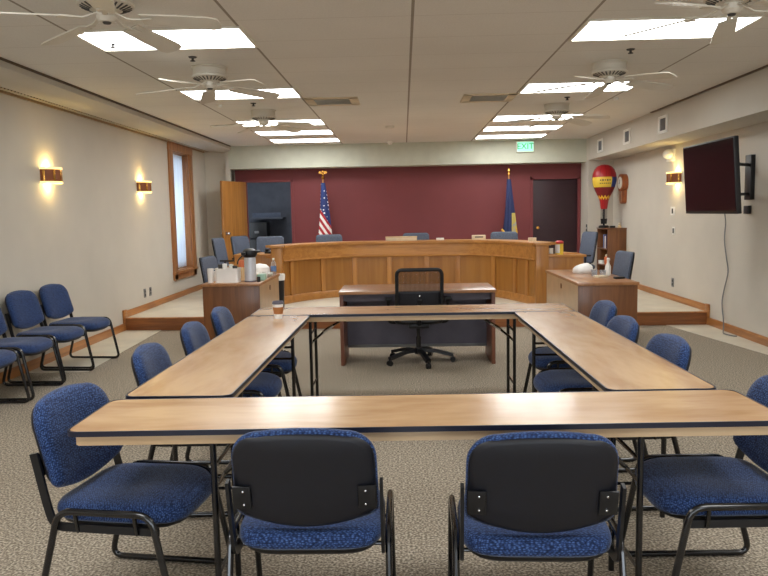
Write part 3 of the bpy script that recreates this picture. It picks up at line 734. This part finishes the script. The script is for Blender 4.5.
sp = MB().box((0, -.012, .185), (.022, .07, .026), .006); sp.box((0, .0, .166), (.024, .024, .02), .004); sp.box((0, -.03, .16), (.01, .008, .036), .002, Matrix.Rotation(R(20), 4, 'X')); sp.build('trigger_head', 'plate', t)
tag(MB().box((0, 0, .012), (.11, .06, .022), .008, R(8)).build('black_remote', 'black', loc=(2.25, 5.38, zd)), 'small black handset lying by the chair on right desk', 'remote')

# ------------------------------------------------------------------ flags
def flag(label, loc, m, rt, fin):
    t = thing('flag', label, 'flag', loc)
    MB().lathe([(0, 0), (.14, 0), (.14, .03), (.05, .06), (.02, .10), (0, .10)], 24).build('stand', 'brass', t)
    MB().tube([(0, 0, .08), (0, 0, 2.0)], .014, 10).build('pole', 'trimwood', t)
    f_ = MB(); fin(f_); f_.build('finial', 'brass', t)
    b = MB(); rings = []; NS = 44; NZ = 30
    for j in range(NZ+1):
        f = j/NZ; z = 1.90-f*1.35; w = .035+.10*min(1, f*1.15)**1.0; d = .03+.05*f; ring = []
        for k in range(NS):
            a = 2*PI*k/NS; rp = 1+.20*f**.5*math.sin(5*a+1.5*f+rt)+.1*math.sin(9*a-2*f)
            ring.append(b.bm.verts.new((.015*math.sin(3*f)+w*rp*math.cos(a), d*rp*math.sin(a), z)))
        rings.append(ring)
    for A_, B_ in zip(rings, rings[1:]):
        for k in range(NS): b.bm.faces.new((A_[k], A_[(k+1) % NS], B_[(k+1) % NS], B_[k]))
    b.bm.faces.new(rings[0]); b.bm.faces.new(rings[-1][::-1]); b.build('cloth', m, t, 80); return t
def eagle(b):
    b.lathe([(0, 1.97), (.03, 1.97), (.035, 2.0), (.02, 2.02), (.028, 2.05), (.012, 2.08), (0, 2.1)], 14)
    b.ball((0, 0, 2.10), .026, (1, 1, 1.2)); b.sweep([(-.075, 0, 2.10), (-.03, 0, 2.085), (0, 0, 2.07), (.03, 0, 2.085), (.075, 0, 2.10)], [(.02, .006), (-.02, .006), (-.02, -.006), (.02, -.006)], (0, 0, 1))
def spear(b): b.lathe([(0, 1.97), (.022, 1.97), (.026, 2.0), (.014, 2.02), (.03, 2.05), (.018, 2.09), (0, 2.11)], 14)
flag('red white and blue striped flag with gold finial left of centre wall', (-1.53, 11.2, pz), 'flag_us', .4, eagle)
f2 = flag('navy flag with gold fringe hanging right of centre wall', (1.90, 11.2, pz), 'flag_navy', 2.1, spear)
fg = MB(); fg.tube([(-.135, -.04, .98), (-.10, -.085, .93), (-.06, -.10, .90)], .02, 8); fg.tube([(.13, -.045, 1.0), (.145, -.03, .90)], .014, 8); fg.build('fringe', 'gold', f2)

# ------------------------------------------------------------------ bookcase corner
t = thing('bookcase', 'brown open-fronted bookcase standing on platform by the right wall', 'bookcase', (3.64, 10.66, pz))
for s in (-1, 1): MB().bx(-.165, .165, s*.335-.012, s*.335+.012, 0, .975, .002).build('side_panel', 'walnut', t)
MB().bx(.155, .17, -.345, .345, 0, .97).build('back_panel', 'walnut', t)
MB().bx(-.175, .175, -.36, .36, .965, .99, .004).build('top_board', 'walnut', t)
for z in (.05, .33, .62): MB().bx(-.16, .155, -.323, .323, z-.01, z+.01, .002).build('shelf', 'walnut', t)
bk = [('maroonbook', .24, .045, 'thick maroon book'), ('navybook', .25, .04, 'dark navy book'), ('paper', .22, .05, 'white spined book'), ('maroonbook', .23, .03, 'thin maroon book'), ('bluep', .24, .04, 'pale blue book')]
y = 10.66-.30
for i, (m_, h_, w_, lab) in enumerate(bk):
    b_ = MB().box((0, 0, h_/2), (.19, w_, h_), .004).build('book', m_, loc=(3.575, y+w_/2, pz+.63)); y += w_+.012
    tag(b_, lab + ' on the upper shelf of the bookcase', 'book', 'books on the upper bookcase shelf')
b_ = thing('storage_jar', 'orange jar with pale lid on the middle bookcase shelf', 'jar', (3.54, 10.52, pz+.34))
MB().lathe([(0, 0), (.05, 0), (.06, .03), (.06, .13), (.04, .15), (0, .15)], 18).build('body', 'orange', b_); MB().lathe([(0, .15), (.045, .15), (.045, .18), (0, .18)], 18).build('lid', 'beige', b_)
tag(MB().box((0, 0, .03), (.2, .2, .06), .004).build('paper_pile', 'paper', loc=(3.58, 10.82, pz+.34)), 'pile of white papers on the middle bookcase shelf', 'papers')
zb = pz+.99
t = thing('balloon_model', 'red and yellow hot-air balloon model on black stand over the bookcase', 'balloon model', (3.49, 10.62, zb))
MB().lathe([(.055, .33), (.06, .36), (.075, .47), (.105, .55), (.15, .64), (.185, .72), (.205, .80), (.21, .86), (.2, .94), (.17, 1.02), (.12, 1.075), (.06, 1.10), (0, 1.108)], 32).build('envelope', 'balloon', t, 80)
mk = MB()
for i in range(5):   # dark strokes of the small lettering on the band
    a = R(-122+i*11); 
    mk.box((.2075*math.cos(a), .2075*math.sin(a), .83), (.004, .022, .02+.012*(i % 2)), 0, Matrix.Rotation(a, 4, 'Z'))
for i in range(6):
    a = R(-124+i*9.5)
    mk.box((.203*math.cos(a), .203*math.sin(a), .775), (.004, .02, .013), 0, Matrix.Rotation(a, 4, 'Z'))
mk.build('band_lettering', 'darkgrey', t)
sb = MB().lathe([(0, 0), (.09, 0), (.09, .03), (.07, .045), (0, .045)], 20); sb.build('base', 'black', t)
sb = MB()
for a in (45, 135, 225, 315):
    d = Vector((math.cos(R(a)), math.sin(R(a)), 0)); sb.tube([d*.055+Vector((0, 0, .14)), d*.055+Vector((0, 0, .34))], .004, 6)
sb.tube([(0, 0, .04), (0, 0, .34)], .018); sb.build('stand_rod', 'black', t)
MB().lathe([(0, .07), (.05, .07), (.06, .16), (.052, .16), (.044, .08), (0, .08)], 16).build('basket', 'black', t)
tag(MB().box((0, 0, .02), (.09, .07, .04), .012).build('black_case', 'black', loc=(3.58, 10.40, zb)), 'small black case on bookcase top beside the balloon stand', 'case')
t = thing('figurine', 'small tan figurine on the bookcase top near the wall', 'figurine', (3.70, 10.40, zb))
MB().lathe([(0, 0), (.035, 0), (.03, .03), (.016, .05), (0, .052)], 14).build('body', 'tan', t); MB().ball((0, 0, .068), .022, seg=10).build('head', 'beige', t)
t = thing('wall_clock', 'wooden pendulum wall clock with white oval face beside the balloon', 'clock', (XR, 10.40, 1.57), R(90))
# local +y points into the room after rotation (-X world)
o_ = []
for k in range(40):
    a = 2*PI*k/40; o_.append((.16*math.cos(a), .36+.15*math.sin(a)))
cm = Matrix.Rotation(R(90), 4, 'X')
def cl(mb): mb.xf(Matrix(((1, 0, 0, 0), (0, 0, 1, 0), (0, 1, 0, 0), (0, 0, 0, 1)))); return mb
cl(MB().prism(o_, 0, .10)).build('case', 'clockwood', t)
cl(MB().prism([(-.07, .0+.06), (-.05, .02), (0, .0), (.05, .02), (.07, .06), (.08, .27), (-.08, .27)], 0, .085)).build('pendulum_case', 'clockwood', t)
fc = cl(MB().prism([(.12*math.cos(2*PI*k/32), .36+.105*math.sin(2*PI*k/32)) for k in range(32)], .10, .106)).build('clock_face', 'clockface', t)
hd = MB().box((.0, .108, .385), (.007, .003, .06)); hd.box((.02, .108, .35), (.045, .003, .007)); hd.build('hand', 'black', fc)

# ------------------------------------------------------------------ television on arm
t = thing('television', 'large flat television on a wall arm on the right wall', 'television', (3.05, 5.05, 1.78), R(90))
# local x along world y ; local +y faces -X (towards the room)
tilt = Matrix.Rotation(R(-4), 4, 'X')
MB().box((0, 0, 0), (1.25, .045, .72), .008).xf(tilt).build('housing', 'black', t)
MB().box((0, .024, .008), (1.215, .004, .675), 0).xf(tilt).build('screen', 'screen', t)
MB().box((-.0, -.035, -.05), (.5, .04, .42), .01).xf(tilt).build('rear_cover', 'black', t)
ar = MB().bx(-.10, .10, -.075, -.05, -.25, .25); ar.build('mount_plate', 'black', t)
ar = MB()
for z in (-.16, .16): ar.bar([(0, -.07, z), (.36, -.36, z), (.70, -.70, z)], .03, .05, (0, 0, 1))
ar.tube([(.36, -.36, -.2), (.36, -.36, .2)], .02); ar.build('wall_arm', 'black', t)
MB().bx(.64, .78, -.748, -.70, -.22, .27, .004).build('wall_bracket', 'black', t)
MB().box((.74, -.72, -.33), (.10, .04, .09), .006).build('cable_box', 'black', t)
cp = [(3.72, 6.25, 1.42), (3.77, 6.33, 1.30), (3.775, 6.36, 1.1), (3.775, 6.30, .9), (3.775, 6.24, .72), (3.775, 6.33, .5), (3.775, 6.38, .33), (3.765, 6.30, .12), (3.74, 6.24, .02), (3.68, 6.08, .012), (3.70, 5.92, .012), (3.74, 5.88, .012)]
tag(MB().tube(catmull(cp, 5), .008, 6).build('power_cord', 'grey'), 'grey cord hanging down the right wall below the television', 'cord')

# ------------------------------------------------------------------ wall fittings
def sconce(label, x, y, z, side):
    t = thing('wall_sconce', label, 'wall lamp', (x, y, z), 0 if side > 0 else PI, 'brass wall sconces')
    # local +x points into the room
    def half(r, z0, z1, th): return [(r, z0), (r, z1), (r-th, z1), (r-th, z0), (r, z0)]
    MB().lathe(half(.145, -.065, .065, .004), 20, a0=-PI/2, a1=PI/2).build('shade', 'amber', t)
    for zz in (-.082, .062): MB().lathe(half(.153, zz, zz+.02, .012), 20, a0=-PI/2, a1=PI/2).build('glass_ring', 'lampglass', t)
    for a in (-75, -35, 0, 35, 75): MB().box((.148*math.cos(R(a)), .148*math.sin(R(a)), 0), (.006, .022, .13), .001, R(a)).build('brass_strip', 'brass', t)
    MB().box((.008, 0, 0), (.014, .12, .12), .003).build('back_plate', 'brass', t)
    MB().tube([(.055, 0, -.05), (.055, 0, .05)], .02, 12).build('bulb', 'bulb', t)
    for dz in (.088, -.088):
        l = bpy.data.lights.new('sconce_lamp', 'POINT'); l.energy = 2.3; l.color = (1., .82, .34); l.shadow_soft_size = .03
        lo = bpy.data.objects.new('sconce_lamp', l); C.objects.link(lo); lo.location = (x+side*.05, y, z+dz)
sconce('brass wall sconce on left wall, nearer one above the row of chairs', XL, 5.16, 1.945, 1)
sconce('brass wall sconce on left wall, farther one beside the window', XL, 7.92, 1.92, 1)
sconce('brass wall sconce on right wall beside the television', XR, 7.98, 1.90, -1)
t = thing('alarm_strobe', 'white domed alarm above the right wall sconce', 'alarm', (XR, 8.22, 2.23), PI)
MB().box((.015, 0, 0), (.03, .28, .17), .008).build('back_box', 'plate', t); MB().ball((.05, 0, .02), .095, (.8, 1.3, .75)).build('dome', 'plate', t)
def wplate(name, label, x, y, z, side, cat, m='grey', h=.115, w=.075, two=True, pm='plate'):
    t = thing(name, label, cat, (x, y, z), 0 if side > 0 else PI)
    MB().box((.004, 0, 0), (.008, w, h), .002).build('cover_plate', pm, t)
    f_ = MB()
    if two:
        for dz in (-.025, .025): f_.box((.009, 0, dz), (.004, .036, .034), .001)
    else: f_.box((.011, 0, 0), (.01, .04, .07), .002)
    f_.build('insert', m, t)
wplate('wall_outlet', 'wall outlet on left wall, the one nearer the camera of the pair', XL, 7.87, .41, 1, 'outlet', 'darkgrey', .125, .085, True, 'grey')
wplate('wall_outlet', 'wall outlet on left wall, the one nearer the window of the pair', XL, 8.10, .41, 1, 'outlet', 'darkgrey', .125, .085, True, 'grey')
wplate('wall_outlet', 'wall outlet low on right wall above the platform baseboard', XR, 8.08, .42, -1, 'outlet', 'darkgrey', .125, .085, True, 'grey')
wplate('light_switch', 'switch plate on right wall just below the sconce', XR, 8.13, 1.44, -1, 'switch', 'darkgrey', .12, .16, False)
wplate('thermostat', 'small thermostat on right wall beneath the switch plate', XR, 8.08, 1.16, -1, 'thermostat', 'darkgrey', .11, .09, False)
t = thing('door_switch', 'dark switch on the white strip right of the maroon door', 'switch', (3.34, 11.22, 1.14), PI)
MB().box((.004, 0, 0), (.008, .08, .14), .002).build('cover_plate', 'darkgrey', t); MB().box((.01, 0, 0), (.008, .02, .03), .001).build('toggle', 'plate', t)
for y, lab in ((10.33, 'white vent grille on right soffit, farthest of three'), (8.81, 'white vent grille on right soffit, middle of three'), (7.27, 'white vent grille on right soffit, nearest of three')):
    t = thing('soffit_grille', lab, 'vent', (3.34, y, 2.565), PI, 'soffit grilles')
    fr = MB()
    for s in (-1, 1): fr.bx(0, .012, s*.14-.03, s*.14+.03, -.11, .11, .002); fr.bx(0, .012, -.15, .15, s*.095-.018, s*.095+.018, .002)
    fr.build('frame', 'plate', t); MB().bx(0, .003, -.12, .12, -.085, .085).build('backing', 'darkgrey', t)
    sl = MB()
    for k in range(5): sl.box((.006, -.08+.04*k, 0), (.008, .008, .16), 0, R(30))
    sl.build('louvre', 'grey', t)
# exit sign
t = thing('exit_sign', 'green lit EXIT sign on the back soffit', 'sign', (2.21, 11.3, 2.655))
MB().box((0, -.025, 0), (.32, .05, .20), .006).build('housing', 'plate', t)
MB().box((0, -.052, 0), (.29, .006, .17), .001).build('face', 'exitface', t)
cu = bpy.data.curves.new('txt', 'FONT'); cu.body = 'EXIT'; cu.size = .15; cu.align_x = 'CENTER'; cu.align_y = 'CENTER'; cu.extrude = .003
tmp = bpy.data.objects.new('txt', cu); C.objects.link(tmp); bpy.context.view_layer.update()
me = bpy.data.meshes.new_from_object(tmp.evaluated_get(bpy.context.evaluated_depsgraph_get())); bpy.data.objects.remove(tmp)
me.transform(Matrix.Translation((0, -.058, 0)) @ Matrix.Rotation(R(90), 4, 'X')); me.materials.clear(); me.materials.append(M['exitgreen'])
o = bpy.data.objects.new('lettering', me); C.objects.link(o); o.parent = t

# ------------------------------------------------------------------ ceiling fittings
def troffer(label, x, y):
    t = thing('ceiling_light', label, 'ceiling light', (x, y, H), 0, 'recessed ceiling lights')
    fr = MB()
    for s in (-1, 1): fr.bx(-.60, .60, s*.30-.012, s*.30+.012, -.012, .0, .002); fr.bx(s*.59-.012, s*.59+.012, -.30, .30, -.012, .0, .002)
    fr.build('frame', 'white', t)
    MB().bx(-.585, .585, -.293, .293, -.006, -.001).build('diffuser', 'lampwhite', t)
YS5 = [2.93, 5.40, 7.92, 9.20, 10.46]
NM = ['nearest', 'second nearest', 'middle', 'second farthest', 'farthest']
for n_, y in zip(NM, YS5):
    troffer('bright ceiling light panel in the left column, %s of five' % n_, -1.74, y)
    troffer('bright ceiling light panel in the right column, %s of five' % n_, 1.83, y+.06)
# unseen lamps added for light, continuing the ceiling rows above and behind the camera
for x in (-1.74, 1.83):
    for y in (.45, -2.0):
        l = bpy.data.lights.new('added_row_lamp', 'AREA'); l.shape = 'RECTANGLE'; l.size = 1.17; l.size_y = .58; l.energy = 26; l.color = (.98, .99, .985)
        o = bpy.data.objects.new('added_row_lamp', l); C.objects.link(o); o.location = (x, y, H-.01)
def fan(label, x, y, a0, first=None):
    if first: return dup(first, (x, y, H), R(a0), label)
    t = thing('ceiling_fan', label, 'ceiling fan', (x, y, H), R(a0), 'white ceiling fans')
    MB().lathe([(0, 0), (.155, 0), (.155, -.010), (.145, -.016), (.145, -.062), (.138, -.067), (.138, -.072), (.155, -.078), (.155, -.09), (.07, -.122), (0, -.122)], 32).build('motor_housing', 'fanwhite', t)
    vs = MB()
    for k in range(24):
        a = 2*PI*k/24; vs.box((.115*math.cos(a), .115*math.sin(a), -.1055), (.055, .010, .006), 0, Matrix.Rotation(a, 4, 'Z') @ Matrix.Rotation(R(-20.6), 4, 'Y'))
    vs.build('vent_slot', 'darkgrey', t)
    MB().lathe([(0, -.118), (.055, -.12), (.06, -.155), (.042, -.178), (0, -.182)], 20).build('switch_housing', 'fanwhite', t)
    MB().lathe([(.028, -.176), (.02, -.188), (0, -.19)], 14).build('cap', 'darkgrey', t)
    for k in range(5):
        a = 2*PI*k/5; rm = Matrix.Rotation(a, 4, 'Z')
        b = MB().sweep([(.05, 0, -.13), (.13, 0, -.168), (.24, 0, -.174)], [(.004, .012), (-.004, .012), (-.004, -.012), (.004, -.012)], (0, 0, 1))
        b.box((.235, 0, -.176), (.06, .07, .006), .002).xf(rm).build('blade_iron', 'fanwhite', t)
        o_ = [(.20, -.055), (.42, -.068), (.60, -.072), (.645, -.055), (.655, 0), (.645, .055), (.60, .072), (.42, .068), (.20, .055)]
        b = MB().prism(o_, -.004, .004).xf(rm @ Matrix.Translation((0, 0, -.150)) @ Matrix.Rotation(R(5), 4, 'Y') @ Matrix.Rotation(R(-13), 4, 'X')); b.build('blade', 'fanwhite', t)
    return t
f0 = fan('white ceiling fan on the left, nearest and cut by top edge', -1.72, 1.74, 0)
fan('white ceiling fan on the left, middle of three', -1.72, 3.99, 35, f0)
fan('white ceiling fan on the left, farthest of three', -1.76, 6.70, 56, f0)
fan('white ceiling fan on the right, nearest and cut by top edge', 1.87, 1.92, 0, f0)
fan('white ceiling fan on the right, middle of three', 1.80, 4.22, 18, f0)
fan('white ceiling fan on the right, farthest of three', 1.86, 6.76, 40, f0)
for x, y, lab in ((-2.18, 3.01, 'dark sprinkler head below the nearest left light panel'), (-1.74, 3.55, 'dark sprinkler head between the first two left fans'), (-1.76, 6.08, 'dark sprinkler head just before the farthest left fan'),
                  (1.82, 3.67, 'dark sprinkler head before the middle right fan'), (1.86, 6.18, 'dark sprinkler head before the farthest right fan')):
    t = thing('sprinkler_head', lab, 'sprinkler', (x, y, H), 0, 'ceiling sprinkler heads')
    MB().lathe([(0, 0), (.035, 0), (.03, -.008), (.01, -.012), (.01, -.03), (0, -.03)], 14).build('escutcheon', 'darkgrey', t)
    MB().lathe([(0, -.03), (.02, -.03), (.022, -.035), (0, -.036)], 14).build('deflector', 'darkgrey', t)
for x, y, lab in ((-2.25, 2.61, 'small white ceiling sensor left of the nearest left fan'), (-2.18, 6.17, 'small white ceiling sensor below the middle left fan'), (2.46, 6.34, 'small white ceiling sensor below the middle right fan')):
    tag(MB().lathe([(0, -.03), (.022, -.026), (.032, -.012), (.034, 0), (0, 0)], 16).build('ceiling_sensor', 'plate', loc=(x, y, H)), lab, 'sensor', 'small white ceiling sensors')
tag(MB().lathe([(0, -.04), (.05, -.038), (.065, -.025), (.07, 0), (0, 0)], 20).build('smoke_detector', 'fanwhite', loc=(-.23, 8.64, H)), 'round off-white smoke detector in the middle of the ceiling', 'smoke detector')
t = thing('dome_camera', 'small white dome on ceiling against the back soffit', 'dome', (-.27, 10.95, H))
MB().lathe([(0, 0), (.06, 0), (.06, -.025), (0, -.025)], 20).build('base', 'plate', t); MB().ball((0, 0, -.03), .045, (1, 1, .9)).build('lens_dome', 'plate', t)
for x, lab in ((-.84, 'flat ceiling air vent left of centre'), (.94, 'flat ceiling air vent right of centre')):
    t = thing('ceiling_vent', lab, 'vent', (x, 6.08, H), 0, 'ceiling air vents')
    fr = MB()
    for s in (-1, 1): fr.bx(-.29, .29, s*.25-.05, s*.25+.05, -.010, 0, .002); fr.bx(s*.25-.05, s*.25+.05, -.29, .29, -.010, 0, .002)
    fr.build('frame', 'beige', t); MB().bx(-.2, .2, -.2, .2, -.004, -.001).build('backing', 'darkgrey', t)
    sl = MB()
    for k in range(6): sl.box((0, -.165+.066*k, -.008), (.4, .022, .004), 0, Matrix.Rotation(R(35), 4, 'X'))
    sl.build('louvre', 'fanwhite', t)
# office furniture behind the doorway
t = thing('office_printer', 'black office machine under a shelf in the blue room', 'printer', (-3.26, 13.85, .16))
MB().bx(-.22, .22, -.25, .25, 0, .80, .02).build('cabinet', 'black', t); MB().bx(-.2, .2, -.22, .22, .82, 1.18, .03).build('scanner', 'black', t); MB().box((-.02, -.23, .96), (.10, .02, .05), .004).build('control_panel', 'grey', t)
t = thing('wall_shelf', 'pale blue-grey wall shelf above the black machine in blue room', 'shelf', (-3.08, 14.0, 1.40))
MB().bx(-.36, .36, -.2, .2, 0, .04, .004).build('board', 'blueroom', t); MB().bx(-.33, .30, -.18, -.15, .04, .14, .004).build('lip', 'fabric', t)

# ------------------------------------------------------------------ added lamp for the office, daylight
l = bpy.data.lights.new('office_fill_lamp', 'AREA'); l.size = .9; l.energy = 9; l.color = (.95, .97, 1.)  # unseen area lamp added to light the blue room
o = bpy.data.objects.new('office_fill_lamp', l); C.objects.link(o); o.location = (-2.6, 13.0, 2.58)
w = bpy.data.worlds.new('world'); sc.world = w; w.use_nodes = True
bg = w.node_tree.nodes['Background']; bg.inputs[0].default_value = (.82, .91, 1., 1); bg.inputs[1].default_value = 5.0

# ------------------------------------------------------------------ camera
f, pit, yaw, rol, cx, cy, h = 735.893, .1018325, .0279557, -.0190118, -.05176, -2.53884, 1.492446
cyw, syw = math.cos(yaw), math.sin(yaw); cp, sp_ = math.cos(pit), math.sin(pit)
fw = Vector((-syw*cp, cyw*cp, -sp_)); ri = Vector((cyw, syw, 0)); up = ri.cross(fw)
a_ = ri*math.cos(rol)+up*math.sin(rol); b_ = -ri*math.sin(rol)+up*math.cos(rol)
cam = bpy.data.cameras.new('camera'); cam.sensor_width = 36; cam.lens = f/768*36; cam.clip_start = .05
co = bpy.data.objects.new('camera', cam); C.objects.link(co)
co.matrix_world = Matrix(((a_.x, b_.x, -fw.x, cx), (a_.y, b_.y, -fw.y, cy), (a_.z, b_.z, -fw.z, h), (0, 0, 0, 1)))
sc.camera = co
vs = sc.view_settings; vs.view_transform = 'Standard'; vs.look = 'None'; vs.gamma = 1; vs.use_curve_mapping = False; vs.exposure = .42
sc.cycles.max_bounces = 10; sc.cycles.diffuse_bounces = 6; sc.cycles.sample_clamp_indirect = 6
